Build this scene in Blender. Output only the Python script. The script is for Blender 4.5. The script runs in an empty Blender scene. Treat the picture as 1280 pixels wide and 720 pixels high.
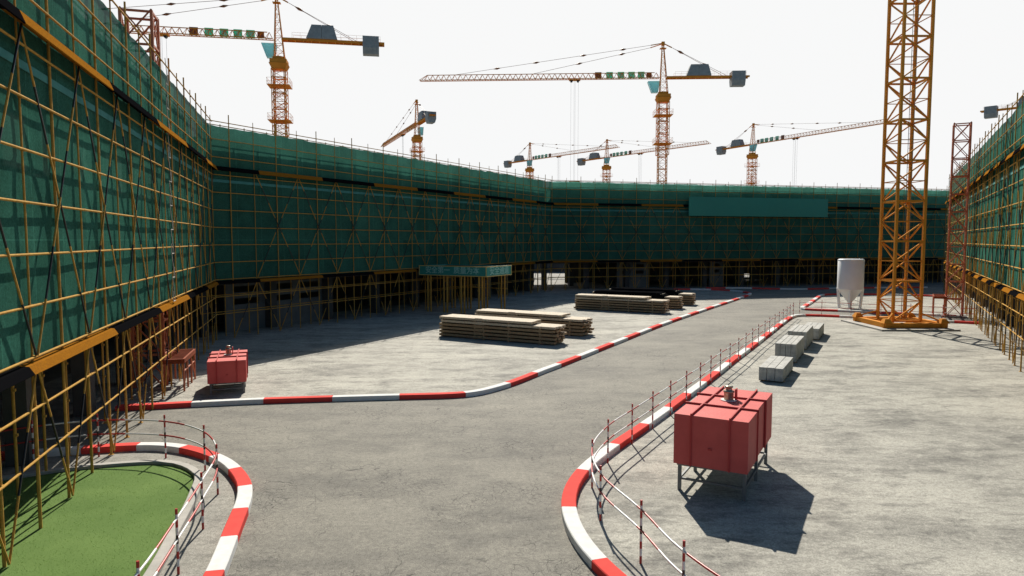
import bpy, math, random
from mathutils import Vector, Matrix, noise
random.seed(7)
D = bpy.data
scene = bpy.context.scene
C = scene.collection
R = math.radians

# ------------------------------------------------------------------ materials
def mat(name, base, rough=0.6, metal=0.0, var=None, scale=4.0, amount=0.5, bump=0.0, bscale=40.0, spec=0.5):
    m = D.materials.new(name); m.use_nodes = True
    nt = m.node_tree; b = nt.nodes['Principled BSDF']
    b.inputs['Roughness'].default_value = rough
    b.inputs['Metallic'].default_value = metal
    b.inputs['Specular IOR Level'].default_value = spec
    b.inputs['Base Color'].default_value = (*base, 1)
    tc = nt.nodes.new('ShaderNodeTexCoord')
    if var is not None:
        n = nt.nodes.new('ShaderNodeTexNoise'); n.inputs['Scale'].default_value = scale
        n.inputs['Detail'].default_value = 8; n.inputs['Roughness'].default_value = 0.65
        nt.links.new(tc.outputs['Object'], n.inputs['Vector'])
        r = nt.nodes.new('ShaderNodeValToRGB')
        r.color_ramp.elements[0].position = 0.35; r.color_ramp.elements[0].color = (*base, 1)
        r.color_ramp.elements[1].position = 0.35 + 0.4 / max(amount, .2) * .5
        r.color_ramp.elements[1].color = (*var, 1)
        nt.links.new(n.outputs['Fac'], r.inputs['Fac'])
        nt.links.new(r.outputs['Color'], b.inputs['Base Color'])
    if bump > 0:
        n2 = nt.nodes.new('ShaderNodeTexNoise'); n2.inputs['Scale'].default_value = bscale
        n2.inputs['Detail'].default_value = 5
        nt.links.new(tc.outputs['Object'], n2.inputs['Vector'])
        bp = nt.nodes.new('ShaderNodeBump'); bp.inputs['Strength'].default_value = bump
        bp.inputs['Distance'].default_value = 0.02
        nt.links.new(n2.outputs['Fac'], bp.inputs['Height'])
        nt.links.new(bp.outputs['Normal'], b.inputs['Normal'])
    return m

def ground_mat(name, light, mid, dark, patch=0.06, cracks=0.0, stain=0.5, grain=1.0):
    m = D.materials.new(name); m.use_nodes = True
    nt = m.node_tree; N = nt.nodes; L = nt.links
    b = N['Principled BSDF']; b.inputs['Roughness'].default_value = 0.85
    b.inputs['Specular IOR Level'].default_value = 0.25
    tc = N.new('ShaderNodeTexCoord')
    def nz(scale, detail=8, rough=.6, dist=0.0, vec=None):
        n = N.new('ShaderNodeTexNoise'); n.inputs['Scale'].default_value = scale
        n.inputs['Detail'].default_value = detail; n.inputs['Roughness'].default_value = rough
        n.inputs['Distortion'].default_value = dist
        L.new(vec or tc.outputs['Object'], n.inputs['Vector']); return n.outputs['Fac']
    def ramp(src, a, b_, ca=(0, 0, 0), cb=(1, 1, 1)):
        r = N.new('ShaderNodeValToRGB'); r.color_ramp.elements[0].position = a; r.color_ramp.elements[1].position = b_
        r.color_ramp.elements[0].color = (*ca, 1); r.color_ramp.elements[1].color = (*cb, 1)
        L.new(src, r.inputs['Fac']); return r.outputs['Color']
    def mix(f, a, b_, mode='MIX', fac=None):
        x = N.new('ShaderNodeMix'); x.data_type = 'RGBA'; x.blend_type = mode
        if fac is not None: x.inputs[0].default_value = fac
        else: L.new(f, x.inputs[0])
        for s, v in ((x.inputs[6], a), (x.inputs[7], b_)):
            if isinstance(v, tuple): s.default_value = (*v, 1)
            else: L.new(v, s)
        return x.outputs[2]
    mp = N.new('ShaderNodeMapping'); mp.inputs['Scale'].default_value = (.42, 1, 1); mp.inputs['Rotation'].default_value = (0, 0, R(4))
    L.new(tc.outputs['Object'], mp.inputs['Vector']); mv = mp.outputs['Vector']
    c = mix(ramp(nz(patch * 5, 7, .6, .1, mv), .35, .65), mid, light)
    c = mix(ramp(nz(patch * 9, 9, .72, .15, mv), .49, .66, (0, 0, 0), (stain,) * 3), c, dark)
    c = mix(ramp(nz(patch * 17, 9, .78, .1, mv), .52, .64, (0, 0, 0), (stain * .8,) * 3), c, dark)
    c = mix(ramp(nz(patch * 30 + .2, 8, .75, .1, mv), .50, .68, (0, 0, 0), (stain * .75,) * 3), c, dark)
    c = mix(ramp(nz(1.4, 8, .75), .38, .52, (.5,) * 3, (0, 0, 0)), c, light)
    g = ramp(nz(9, 8, .85), .34, .62, (1 - .42 * grain,) * 3, (1.12,) * 3)
    c = mix(None, c, g, 'MULTIPLY', 1.0)
    g2 = ramp(nz(38, 5, .85), .38, .60, (1 - .48 * grain,) * 3, (1.18,) * 3)
    c = mix(None, c, g2, 'MULTIPLY', 1.0)
    hsrc = nz(60, 4, .8)
    if cracks > 0:
        wv = N.new('ShaderNodeTexNoise'); wv.inputs['Scale'].default_value = 1.6; wv.inputs['Detail'].default_value = 6
        L.new(tc.outputs['Object'], wv.inputs['Vector'])
        vm = N.new('ShaderNodeVectorMath'); vm.operation = 'MULTIPLY_ADD'
        vm.inputs[1].default_value = (.7, .7, 0)
        L.new(wv.outputs['Color'], vm.inputs[0]); L.new(tc.outputs['Object'], vm.inputs[2])
        for sc, wd, msc, a0, a1 in ((1.9, .012, .16, .46, .54), (6.0, .04, .24, .49, .58)):
            v = N.new('ShaderNodeTexVoronoi'); v.feature = 'DISTANCE_TO_EDGE'; v.inputs['Scale'].default_value = sc
            L.new(vm.outputs[0], v.inputs['Vector'])
            cr = ramp(v.outputs['Distance'], 0.0, wd, (1, 1, 1), (0, 0, 0))
            mk = ramp(nz(msc, 4), a0, a1)
            mm = N.new('ShaderNodeMath'); mm.operation = 'MULTIPLY'
            L.new(cr, mm.inputs[0]); L.new(mk, mm.inputs[1])
            mm2 = N.new('ShaderNodeMath'); mm2.operation = 'MULTIPLY'; mm2.inputs[1].default_value = cracks
            L.new(mm.outputs[0], mm2.inputs[0])
            c = mix(mm2.outputs[0], c, (dark[0] * .35, dark[1] * .35, dark[2] * .35))
    L.new(c, b.inputs['Base Color'])
    bp = N.new('ShaderNodeBump'); bp.inputs['Strength'].default_value = .5; bp.inputs['Distance'].default_value = .015
    L.new(hsrc, bp.inputs['Height']); L.new(bp.outputs['Normal'], b.inputs['Normal'])
    return m

def net_mat(name, col, trans, transp):
    """woven green safety netting: diffuse + translucent, with pin holes"""
    m = D.materials.new(name); m.use_nodes = True; m.surface_render_method = 'DITHERED'
    nt = m.node_tree; N = nt.nodes; L = nt.links; N.remove(N['Principled BSDF'])
    out = N['Material Output']; tc = N.new('ShaderNodeTexCoord')
    n = N.new('ShaderNodeTexNoise'); n.inputs['Scale'].default_value = .45; n.inputs['Detail'].default_value = 7
    n.inputs['Roughness'].default_value = .7
    n2 = N.new('ShaderNodeTexNoise'); n2.inputs['Scale'].default_value = 22; n2.inputs['Detail'].default_value = 8
    n2.inputs['Roughness'].default_value = .8
    br = N.new('ShaderNodeTexBrick'); br.inputs['Scale'].default_value = 1; br.offset = 0
    br.inputs['Brick Width'].default_value = 1.8; br.inputs['Row Height'].default_value = 6.0
    br.inputs['Mortar Size'].default_value = .012
    br.inputs['Color1'].default_value = (.82, .82, .82, 1); br.inputs['Color2'].default_value = (1.15, 1.15, 1.15, 1)
    br.inputs['Mortar'].default_value = (1.5, 1.5, 1.5, 1)
    L.new(tc.outputs['UV'], br.inputs['Vector'])
    L.new(tc.outputs['Object'], n.inputs['Vector']); L.new(tc.outputs['Object'], n2.inputs['Vector'])
    r = N.new('ShaderNodeValToRGB'); r.color_ramp.elements[0].position = .3; r.color_ramp.elements[1].position = .72
    r.color_ramp.elements[0].color = (*[c * .75 for c in col], 1); r.color_ramp.elements[1].color = (*[c * 1.3 for c in col], 1)
    L.new(n.outputs['Fac'], r.inputs['Fac'])
    r2 = N.new('ShaderNodeValToRGB'); r2.color_ramp.elements[0].position = .3; r2.color_ramp.elements[1].position = .75
    r2.color_ramp.elements[0].color = (.5, .5, .5, 1); r2.color_ramp.elements[1].color = (1.5, 1.5, 1.5, 1)
    L.new(n2.outputs['Fac'], r2.inputs['Fac'])
    mx = N.new('ShaderNodeMix'); mx.data_type = 'RGBA'; mx.blend_type = 'MULTIPLY'; mx.inputs[0].default_value = 1
    L.new(r.outputs['Color'], mx.inputs[6]); L.new(r2.outputs['Color'], mx.inputs[7])
    my = N.new('ShaderNodeMix'); my.data_type = 'RGBA'; my.blend_type = 'MULTIPLY'; my.inputs[0].default_value = 1
    L.new(mx.outputs[2], my.inputs[6]); L.new(br.outputs['Color'], my.inputs[7])
    d = N.new('ShaderNodeBsdfDiffuse'); t = N.new('ShaderNodeBsdfTranslucent'); tp = N.new('ShaderNodeBsdfTransparent')
    L.new(my.outputs[2], d.inputs['Color']); L.new(my.outputs[2], t.inputs['Color'])
    m1 = N.new('ShaderNodeMixShader'); m1.inputs[0].default_value = trans
    m2 = N.new('ShaderNodeMixShader'); m2.inputs[0].default_value = transp
    L.new(d.outputs[0], m1.inputs[1]); L.new(t.outputs[0], m1.inputs[2])
    L.new(m1.outputs[0], m2.inputs[1]); L.new(tp.outputs[0], m2.inputs[2])
    L.new(m2.outputs[0], out.inputs['Surface'])
    return m

M = {}
M['road'] = ground_mat('road', (.315, .298, .25), (.225, .214, .184), (.12, .116, .105), .055, cracks=1.0, stain=.55)
M['yard'] = ground_mat('yard', (.56, .54, .465), (.35, .338, .295), (.12, .117, .106), .07, cracks=.0, stain=.75)
M['verge'] = ground_mat('verge', (.42, .40, .35), (.33, .32, .28), (.15, .145, .13), .2, stain=.5)
M['far_ground'] = ground_mat('far_ground', (.34, .32, .28), (.26, .25, .22), (.16, .15, .13), .05)
M['steel'] = mat('scaffold_steel', (.54, .32, .075), .8, .0, (.38, .20, .05), 9, .6, .1, 60, spec=.05)
M['steel_black'] = mat('black_steel', (.012, .012, .014), .45)
M['toe_orange'] = mat('orange_board', (.33, .135, .014), 1.0, 0, (.24, .10, .016), 18, .7, .5, 35, spec=.0)
M['toe_black'] = mat('black_board', (.006, .006, .007), 1.0, spec=.0)
M['net'] = net_mat('green_net', (.052, .178, .132), .32, .04)
M['net_rim'] = net_mat('green_net_rim', (.05, .20, .17), .5, .12)
M['seam'] = mat('net_seam', (.08, .26, .24), .9, 0, (.05, .19, .17), 3, spec=.1)
M['deck'] = mat('deck_board', (.10, .085, .06), .8)
M['red_paint'] = mat('red_paint', (.78, .085, .07), .9, 0, (.64, .07, .06), 5, .5, .15, 50, spec=.08)
M['white_paint'] = mat('white_paint', (.76, .76, .74), .9, 0, (.60, .60, .57), 5, .4, .15, 50, spec=.08)
M['rail_red'] = mat('rail_red', (.42, .022, .018), .35)
M['rail_white'] = mat('rail_white', (.72, .72, .70), .35)
M['rail_dark'] = mat('rail_dark', (.03, .02, .02), .4)
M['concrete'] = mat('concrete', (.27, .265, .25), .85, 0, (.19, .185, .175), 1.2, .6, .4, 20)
M['concrete_dark'] = mat('concrete_dark', (.085, .082, .077), .9, 0, (.055, .053, .05), .8, .6)  # darker copy of the concrete: shade under the scaffolds put into its colour
M['partition'] = mat('partition', (.16, .165, .165), .9, 0, (.11, .115, .115), 1, .6)
M['curb'] = mat('curb_concrete', (.42, .40, .36), .8, 0, (.32, .31, .28), 4, .6, .3, 40)
M['crane'] = mat('crane_paint', (.72, .295, .045), .85, .0, (.58, .22, .035), .6, .5, spec=.08)
M['crane_dark'] = mat('crane_brown', (.20, .07, .02), .6)
M['cable'] = mat('cable', (.05, .05, .055), .4, .6)
M['weight'] = mat('counterweight', (.30, .335, .35), .75, 0, (.21, .24, .255), 1.5, .6)
M['cab'] = mat('cab_glass', (.22, .42, .47), .15)
M['sign_green'] = mat('sign_green', (.03, .30, .20), .5)
M['sign_brown'] = mat('sign_brown', (.22, .08, .04), .5)
def translucent(m, col, f):
    nt = m.node_tree; t = nt.nodes.new('ShaderNodeBsdfTranslucent'); t.inputs[0].default_value = (*col, 1)
    x = nt.nodes.new('ShaderNodeMixShader'); x.inputs[0].default_value = f
    nt.links.new(nt.nodes['Principled BSDF'].outputs[0], x.inputs[1]); nt.links.new(t.outputs[0], x.inputs[2])
    nt.links.new(x.outputs[0], nt.nodes['Material Output'].inputs['Surface'])
translucent(M['sign_green'], (.16, .55, .42), .6)
translucent(M['cab'], (.45, .8, .85), .5)
M['sign_white'] = mat('sign_white', (.75, .8, .78), .5)
M['hoist'] = mat('hoist_paint', (.50, .15, .06), .6, 0, (.36, .095, .04), 3, .6)
M['landing'] = mat('landing_plate', (.30, .07, .03), .8, 0, (.20, .05, .02), 5, .6, spec=.1)
M['box_red'] = mat('box_red', (.62, .115, .10), .6, 0, (.52, .09, .08), 2.0, .5, spec=.15)
M['box_rib'] = mat('box_rib', (.46, .06, .055), .6, spec=.15)
M['galv'] = mat('galvanised', (.17, .18, .18), .5, .3, (.11, .115, .12), 12)
M['brass'] = mat('brass', (.38, .33, .24), .35, .6)
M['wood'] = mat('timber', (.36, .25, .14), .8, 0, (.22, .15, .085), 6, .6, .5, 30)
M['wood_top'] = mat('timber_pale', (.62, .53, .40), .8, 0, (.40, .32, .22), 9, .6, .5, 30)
M['panel'] = mat('precast', (.50, .49, .45), .85, 0, (.30, .30, .28), 3.5, .7, .6, 25)
M['silo'] = mat('silo_paint', (.80, .81, .80), .45, 0, (.70, .71, .70), .8, .4)
M['tarp'] = mat('black_tarp', (.007, .007, .008), 1.0, bump=.4, bscale=5, spec=.0)
M['portal_green'] = mat('portal_green', (.03, .25, .21), .6, 0, (.04, .29, .25), 2)
M['portal_text'] = mat('portal_text', (.30, .58, .52), .6)
M['portal_trim'] = mat('portal_trim', (.62, .46, .16), .6)
M['billboard'] = mat('billboard', (.035, .26, .19), .6, 0, (.03, .22, .165), .15)
M['grass'] = mat('grass_blade', (.10, .175, .045), .9, 0, (.13, .21, .06), .5, .6, spec=.1)
M['turf'] = mat('turf_soil', (.095, .165, .042), .95, 0, (.135, .215, .06), .5, .6, .5, 40, spec=.1)

translucent(M['grass'], (.15, .26, .06), .6)

# ------------------------------------------------------------------ mesh helpers
class MB:
    def __init__(s): s.v = []; s.f = []; s.m = []; s.uv = None; s.sm = []
    def poly(s, pts, faces, mi=0, smooth=False):
        o = len(s.v); s.v += [tuple(p) for p in pts]
        for f in faces: s.f.append(tuple(i + o for i in f)); s.m.append(mi); s.sm.append(smooth)
    def box(s, c, size, mi=0, rot=None):
        x, y, z = [a / 2 for a in size]; c = Vector(c)
        P = [Vector(p) for p in ((-x, -y, -z), (x, -y, -z), (x, y, -z), (-x, y, -z), (-x, -y, z), (x, -y, z), (x, y, z), (-x, y, z))]
        if rot is not None: P = [rot @ p for p in P]
        s.poly([p + c for p in P], [(3, 2, 1, 0), (4, 5, 6, 7), (0, 1, 5, 4), (1, 2, 6, 5), (2, 3, 7, 6), (3, 0, 4, 7)], mi)
    def frus(s, c0, s0, c1, s1, mi=0):
        P = []
        for c, sz in ((c0, s0), (c1, s1)):
            x, y = sz[0] / 2, sz[1] / 2
            P += [(c[0] - x, c[1] - y, c[2]), (c[0] + x, c[1] - y, c[2]), (c[0] + x, c[1] + y, c[2]), (c[0] - x, c[1] + y, c[2])]
        s.poly(P, [(3, 2, 1, 0), (4, 5, 6, 7), (0, 1, 5, 4), (1, 2, 6, 5), (2, 3, 7, 6), (3, 0, 4, 7)], mi)
    def bar(s, p, q, w, n=4, mi=0, w2=None):
        p = Vector(p); q = Vector(q); d = (q - p)
        if d.length < 1e-6: return
        d.normalize(); a = Vector((0, 0, 1)) if abs(d.z) < .9 else Vector((1, 0, 0))
        u = d.cross(a).normalized(); v = d.cross(u)
        w2 = w if w2 is None else w2; P = []
        for c, r in ((p, w), (q, w2)):
            for k in range(n):
                t = 2 * math.pi * (k + .5) / n; P.append(c + (u * math.cos(t) + v * math.sin(t)) * r)
        F = [(k, (k + 1) % n, n + (k + 1) % n, n + k) for k in range(n)]
        s.poly(P, F, mi, n > 4)
        s.poly(P[:n], [tuple(range(n - 1, -1, -1))], mi); s.poly(P[n:], [tuple(range(n))], mi)
    def path(s, pts, w, n=6, mi=0):
        for a, b in zip(pts, pts[1:]): s.bar(a, b, w, n, mi)
    def lathe(s, prof, n=32, c=(0, 0), mi=0):
        P = []
        for r, z in prof:
            for k in range(n):
                t = 2 * math.pi * k / n; P.append((c[0] + r * math.cos(t), c[1] + r * math.sin(t), z))
        F = []
        for i in range(len(prof) - 1):
            for k in range(n):
                F.append((i * n + k, i * n + (k + 1) % n, (i + 1) * n + (k + 1) % n, (i + 1) * n + k))
        s.poly(P, F, mi, True)
        s.poly(P[:n], [tuple(range(n - 1, -1, -1))], mi); s.poly(P[-n:], [tuple(range(n))], mi)
    def build(s, name, mats, parent=None, loc=None, bevel=0, uv=None):
        me = D.meshes.new(name); me.from_pydata(s.v, [], s.f)
        for mm in (mats if isinstance(mats, (list, tuple)) else [mats]): me.materials.append(mm)
        me.polygons.foreach_set('material_index', s.m); me.polygons.foreach_set('use_smooth', s.sm)
        if uv:
            l = me.uv_layers.new(name='UVMap')
            for i, lp in enumerate(me.loops): l.data[i].uv = uv[lp.vertex_index]
        me.update()
        o = D.objects.new(name, me); C.objects.link(o)
        if parent: o.parent = parent
        if loc is not None: o.location = loc
        if bevel:
            bv = o.modifiers.new('bevel', 'BEVEL'); bv.width = bevel; bv.segments = 2; bv.limit_method = 'ANGLE'
        return o

def empty(name, loc=(0, 0, 0), rz=0, label=None, cat=None, group=None):
    o = D.objects.new(name, None); C.objects.link(o); o.location = loc; o.rotation_euler = (0, 0, rz)
    o.empty_display_size = .3
    return tag(o, label, cat, group)
def tag(o, label=None, cat=None, group=None, kind=None):
    if label: o['label'] = label
    if cat: o['category'] = cat
    if group: o['group'] = group
    if kind: o['kind'] = kind
    return o
def struct(o): o['kind'] = 'structure'; return o
def copy_tree(o, parent=None):
    c = o.copy(); C.objects.link(c); c.parent = parent
    for ch in list(o.children): copy_tree(ch, c)
    return c
def catmull(P, step=.3):
    out = []
    for i in range(len(P) - 1):
        p0 = Vector(P[max(i - 1, 0)]); p1 = Vector(P[i]); p2 = Vector(P[i + 1]); p3 = Vector(P[min(i + 2, len(P) - 1)])
        n = max(2, int((p2 - p1).length / step))
        for k in range(n):
            t = k / n
            out.append(.5 * ((2 * p1) + (p2 - p0) * t + (2 * p0 - 5 * p1 + 4 * p2 - p3) * t * t + (3 * p1 - p0 - 3 * p2 + p3) * t ** 3))
    out.append(Vector(P[-1])); return out
class Path:
    def __init__(s, P, smooth=True):
        s.p = catmull(P) if smooth else [Vector(q) for q in P]
        s.l = [0]
        for a, b in zip(s.p, s.p[1:]): s.l.append(s.l[-1] + (b - a).length)
        s.len = s.l[-1]
    def at(s, t):
        t = min(max(t, 0), s.len)
        for i in range(len(s.l) - 1):
            if t <= s.l[i + 1] or i == len(s.l) - 2:
                d = s.l[i + 1] - s.l[i]; k = (t - s.l[i]) / d if d else 0
                return s.p[i].lerp(s.p[i + 1], k)
    def tan(s, t):
        a = s.at(t - .15); b = s.at(t + .15); return (b - a).normalized()
    def nearest(s, q):
        q = Vector(q); i = min(range(len(s.p)), key=lambda k: (s.p[k] - q).length); return s.l[i]
def text_mb(txt, size, m, name, parent, mtx, extrude=.012, bold=0.0):
    cu = D.curves.new(name, 'FONT'); cu.body = txt; cu.size = size; cu.extrude = extrude
    cu.offset = bold; cu.align_x = 'CENTER'; cu.align_y = 'CENTER'; cu.resolution_u = 2
    t = D.objects.new('tmp', cu); C.objects.link(t); bpy.context.view_layer.update()
    me = D.meshes.new_from_object(t.evaluated_get(bpy.context.evaluated_depsgraph_get())); D.objects.remove(t)
    me.materials.clear(); me.materials.append(m); me.transform(mtx); me.name = name
    o = D.objects.new(name, me); C.objects.link(o); o.parent = parent; return o

# ------------------------------------------------------------------ ground
def flat(name, pts, z, m):
    from mathutils.geometry import tessellate_polygon
    P = [Vector((p[0], p[1], z)) for p in pts]
    tris = tessellate_polygon([P]); fs = []
    for t in tris:
        a, b, c = [P[i] for i in t]
        fs.append(t if (b - a).cross(c - a).z > 0 else (t[0], t[2], t[1]))
    mb = MB(); mb.poly(P, fs); return mb.build(name, m)
struct(flat('ground', [(-900, -300), (900, -300), (900, 1500), (-900, 1500)], -.008, M['far_ground']))
struct(flat('road', [(-32, -6), (44, -6), (66, 60), (66, 112), (-20, 112), (-30, 60)], 0, M['road']))

K1 = [(-14.1, 23.75), (-13.0, 23.98), (-11.57, 24.33), (-9.3, 24.83), (-6.59, 25.22), (-4.31, 25.5), (-2.45, 25.72), (-1.55, 26.05), (-.85, 26.75), (.1, 28.15), (1.34, 30.5), (2.45, 32.5), (6.03, 39.25), (10.78, 48.11), (16.31, 57.7), (22.42, 68.05), (25.27, 73.08), (26.2, 74.9), (26.5, 77.07), (26.0, 79.3), (24.9, 80.8), (22.6, 81.9), (19.4, 81.9)]
K2 = [(-17.4, 17.3), (-15.6, 18.0), (-14.06, 18.38), (-12.89, 18.7), (-11.83, 19.0), (-11.0, 19.2), (-10.1, 19.23), (-9.24, 18.96), (-8.31, 18.38), (-7.49, 17.63), (-6.81, 16.7), (-6.37, 15.9), (-6.04, 14.97), (-5.73, 13.67), (-5.46, 12.57), (-5.22, 11.49), (-4.85, 9.2), (-4.6, 6.5), (-4.5, 2)]
K3 = [(5.2, 5.5), (3.6, 8), (2.45, 10.2), (1.85, 11.49), (1.5, 12.5), (1.3, 13.5), (1.25, 14.6), (1.37, 15.61), (1.64, 16.6), (2.13, 17.76), (3.0, 19.34), (4.01, 21.04), (5.24, 23.16), (6.77, 25.89), (8.7, 29.34), (11.29, 34.06), (14.73, 40.22), (18.83, 47.64), (20.79, 51.11), (21.8, 52.7), (22.6, 53.4), (23.6, 53.5), (25.43, 52.76), (27.9, 51.4), (33.4, 48.4)]
K4 = [(34.6, 52.9), (32.5, 54.3), (30.21, 55.5), (27.34, 57.0), (25.9, 57.7), (25.2, 58.15), (25.11, 58.9), (26.01, 60.54), (28.31, 64.49), (31.98, 70.98), (33.4, 73.2), (34.8, 74.3), (37.5, 74.6), (41, 73.8), (46, 71.5)]
K5 = [(24, 84.1), (27.5, 84.2), (30.0, 83.6), (32.5, 82.6), (35.0, 82.3), (37.4, 82.9), (39.82, 83.7), (44.46, 84.6), (52, 85.4)]
p1, p2, p3, p4 = Path(K1), Path(K2), Path(K3), Path(K4)
sub = lambda p: [(q.x, q.y) for q in p.p[::2]] + [(p.p[-1].x, p.p[-1].y)]
struct(flat('yard_paving', sub(p1) + [(10, 84), (4, 84), (-22, 46), (-19, 24)], .004, M['yard']))
struct(flat('loading_yard', sub(p3) + [(40, 40), (40, -4), (9, -4)], .004, M['yard']))
struct(flat('storage_yard', sub(p4) + [(52, 76), (40, 52)], .004, M['yard']))
struct(flat('verge', sub(p2) + [(-17.4, 2)], .004, M['verge']))

def kerb(P, L, anchor, first_red, label, width=.33, h=.17):
    root = empty('striped_kerb', (0, 0, 0), 0, label, 'kerb', 'red and white painted kerbs')
    t0 = P.nearest(anchor); k0 = math.ceil(t0 / L)
    t = t0 - k0 * L; red = first_red if k0 % 2 == 0 else not first_red
    while t < P.len:
        a, b = max(t, 0), min(t + L, P.len)
        if b - a > .2:
            mb = MB(); n = max(2, int((b - a) / .35)); pts = []; w = width / 2
            for i in range(n + 1):
                s = a + .004 + (b - a - .008) * i / n; c = P.at(s); d = P.tan(s); nn = Vector((-d.y, d.x)); ch = .018
                for off, z in ((-w, -.02), (-w, h - ch), (-w + ch, h), (w - ch, h), (w, h - ch), (w, -.02)):
                    q = c + nn * off; pts.append((q.x, q.y, z))
            F = []
            for i in range(n):
                for k in range(5): F.append((i * 6 + k, i * 6 + 6 + k, i * 6 + 7 + k, i * 6 + k + 1))
            F.append((0, 1, 2, 3, 4, 5)); F.append(tuple(n * 6 + k for k in (5, 4, 3, 2, 1, 0)))
            mb.poly(pts, F); mb.build('kerb_block', M['red_paint'] if red else M['white_paint'], root)
        t += L; red = not red
kerb(p1, 2.47, (-11.57, 24.33), False, 'red and white kerb along the left road edge, past the timber stacks')
kerb(p2, 1.45, (-6.42, 16.0), False, 'red and white kerb curving round the grass island, bottom left')
kerb(p3, 2.5, (1.28, 14.7), True, 'red and white kerb along the right road edge, curving below the big red box')
kerb(p4, 2.5, (27.3, 57.0), True, 'red and white kerb in front of and beside the white silo')
kerb(Path(K5), 3.2, (32.4, 82.6), False, 'red and white kerb in shade at the foot of the far scaffold')

# grass island
G0 = [(-17.2, 14.2), (-15, 15.4), (-12.62, 16.5), (-11.43, 17.2), (-10.21, 17.62), (-9.31, 17.72), (-8.6, 17.4), (-7.95, 16.7), (-7.6, 15.74), (-7.3, 14.77), (-6.95, 13.44), (-6.5, 11.68), (-6.1, 9.5), (-5.8, 7), (-5.7, 2)]
pg = Path(G0)
mb = MB(); pts = []
for q in range(len(pg.p)):
    c = pg.p[q]; d = pg.tan(pg.l[q]); nn = Vector((-d.y, d.x))
    for off, z in ((0, 0), (0, .12), (.015, .135), (.19, .135), (.205, .12), (.205, 0)):
        r = c + nn * off; pts.append((r.x, r.y, z))
mb.poly(pts, [(i * 6 + k, i * 6 + 6 + k, i * 6 + 7 + k, i * 6 + k + 1)[::1] for i in range(len(pg.p) - 1) for k in range(5)])
struct(mb.build('island_curb', M['curb']))
poly = [(q.x, q.y) for q in pg.p] + [(-17.2, 2)]
struct(flat('lawn', poly, .06, M['turf']))
def inside(x, y):
    r = False; j = len(poly) - 1
    for i in range(len(poly)):
        xi, yi = poly[i]; xj, yj = poly[j]
        if (yi > y) != (yj > y) and x < (xj - xi) * (y - yi) / (yj - yi) + xi: r = not r
        j = i
    return r
mb = MB(); n = 0
while n < 30000:
    x = random.uniform(-16, -5.7); y = random.uniform(8, 17.9)
    if not inside(x, y): continue
    n += 1; a = random.uniform(0, 6.28); w = random.uniform(.006, .012); hh = random.uniform(.006, .018)
    dx, dy = math.cos(a) * w, math.sin(a) * w; lx, ly = random.uniform(-.02, .02), random.uniform(-.02, .02)
    mb.poly([(x - dx, y - dy, .055), (x + dx, y + dy, .055), (x + lx, y + ly, .06 + hh)], [(0, 1, 2)])
tag(mb.build('grass', M['grass']), 'short green grass on the kerbed island at the bottom left', 'grass', kind='stuff')

# ------------------------------------------------------------------ guard rails
def guard(P, spots, label, phase=0):
    root = empty('guard_rail', (0, 0, 0), 0, label, 'guard rail', 'red and white guard rails')
    post = None
    for s in spots:
        q = P.at(s)
        if post is None:
            mb = MB(); z = -.01; k = 0
            for hgt, mi in ((.16, 1), (.14, 0), (.14, 1), (.14, 0), (.16, 2), (.14, 0), (.14, 1), (.1, 0), (.1, 1)):
                mb.bar((0, 0, z), (0, 0, z + hgt), .024, 8, mi); z += hgt
            post = mb.build('post', [M['rail_white'], M['rail_red'], M['rail_dark']], root); post.location = (q.x, q.y, 0)
        else:
            c = post.copy(); C.objects.link(c); c.parent = root; c.location = (q.x, q.y, 0); c.rotation_euler = (0, 0, random.random())
    for zz in (1.03, .64):
        mb = MB(); s = spots[0]; st = .25; k = 0
        while s < spots[-1] - 1e-3:
            e = min(s + st, spots[-1]); a = P.at(s); b = P.at(e)
            mb.bar((a.x, a.y, zz), (b.x, b.y, zz), .021, 8, 1 if int((s + phase) / 1.02) % 2 else 0); s = e
        mb.build('rail', [M['rail_white'], M['rail_red']], root)
F3 = [(6.3, 5.4), (4.9, 7.1), (3.55, 8.85), (2.75, 10.6), (2.39, 12.3), (1.89, 14.24), (1.94, 16.17), (2.58, 18.01), (3.53, 19.73), (4.48, 21.4), (5.43, 23.06), (6.42, 24.8), (7.4, 26.5), (8.29, 28.15), (9.2, 29.83), (10.16, 31.52), (11.14, 33.26), (12.11, 35.05), (13.08, 36.85), (14.05, 38.63), (15.07, 40.4), (15.99, 42.1), (17.01, 43.9), (17.91, 45.5), (18.85, 47.2), (19.84, 49.0), (20.72, 50.6), (21.62, 52.2)]
pf = Path(F3)
guard(pf, [pf.nearest(q) for q in F3], 'red and white guard rail inside the kerb along the right side of the road')
F4 = [(22.9, 54.1), (24.8, 54.4), (26.6, 53.3), (28.4, 52.3), (30.1, 51.3), (31.9, 50.3), (33.7, 49.2)]
pf4 = Path(F4)
guard(pf4, [pf4.nearest(q) for q in F4], 'short guard rail between the white silo and the orange mast')
F2 = [(-16.2, 15.9), (-14.4, 16.6), (-12.8, 17.9), (-11.45, 18.55), (-9.54, 18.44), (-8.0, 17.42), (-6.95, 15.75), (-6.42, 13.8), (-6.0, 11.89), (-5.6, 9.9), (-5.4, 7.9)]
pf2 = Path(F2)
guard(pf2, [pf2.nearest(q) for q in F2], 'red and white guard rail bending round the grass island')

# ------------------------------------------------------------------ scaffolds and buildings
LED = [1.55 + 1.04 * k for k in range(12)]
Z1, Z2 = 3.56, 10.40
class Frame:
    def __init__(s, A, B, n_in):
        s.A = Vector(A); s.B = Vector(B); s.len = (s.B - s.A).length; s.t = (s.B - s.A).normalized(); s.n = Vector(n_in).normalized()
        s.ang = math.atan2(s.t.y, s.t.x)
        s.sg = 1 if (s.t.x * s.n.y - s.t.y * s.n.x) > 0 else -1
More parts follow.
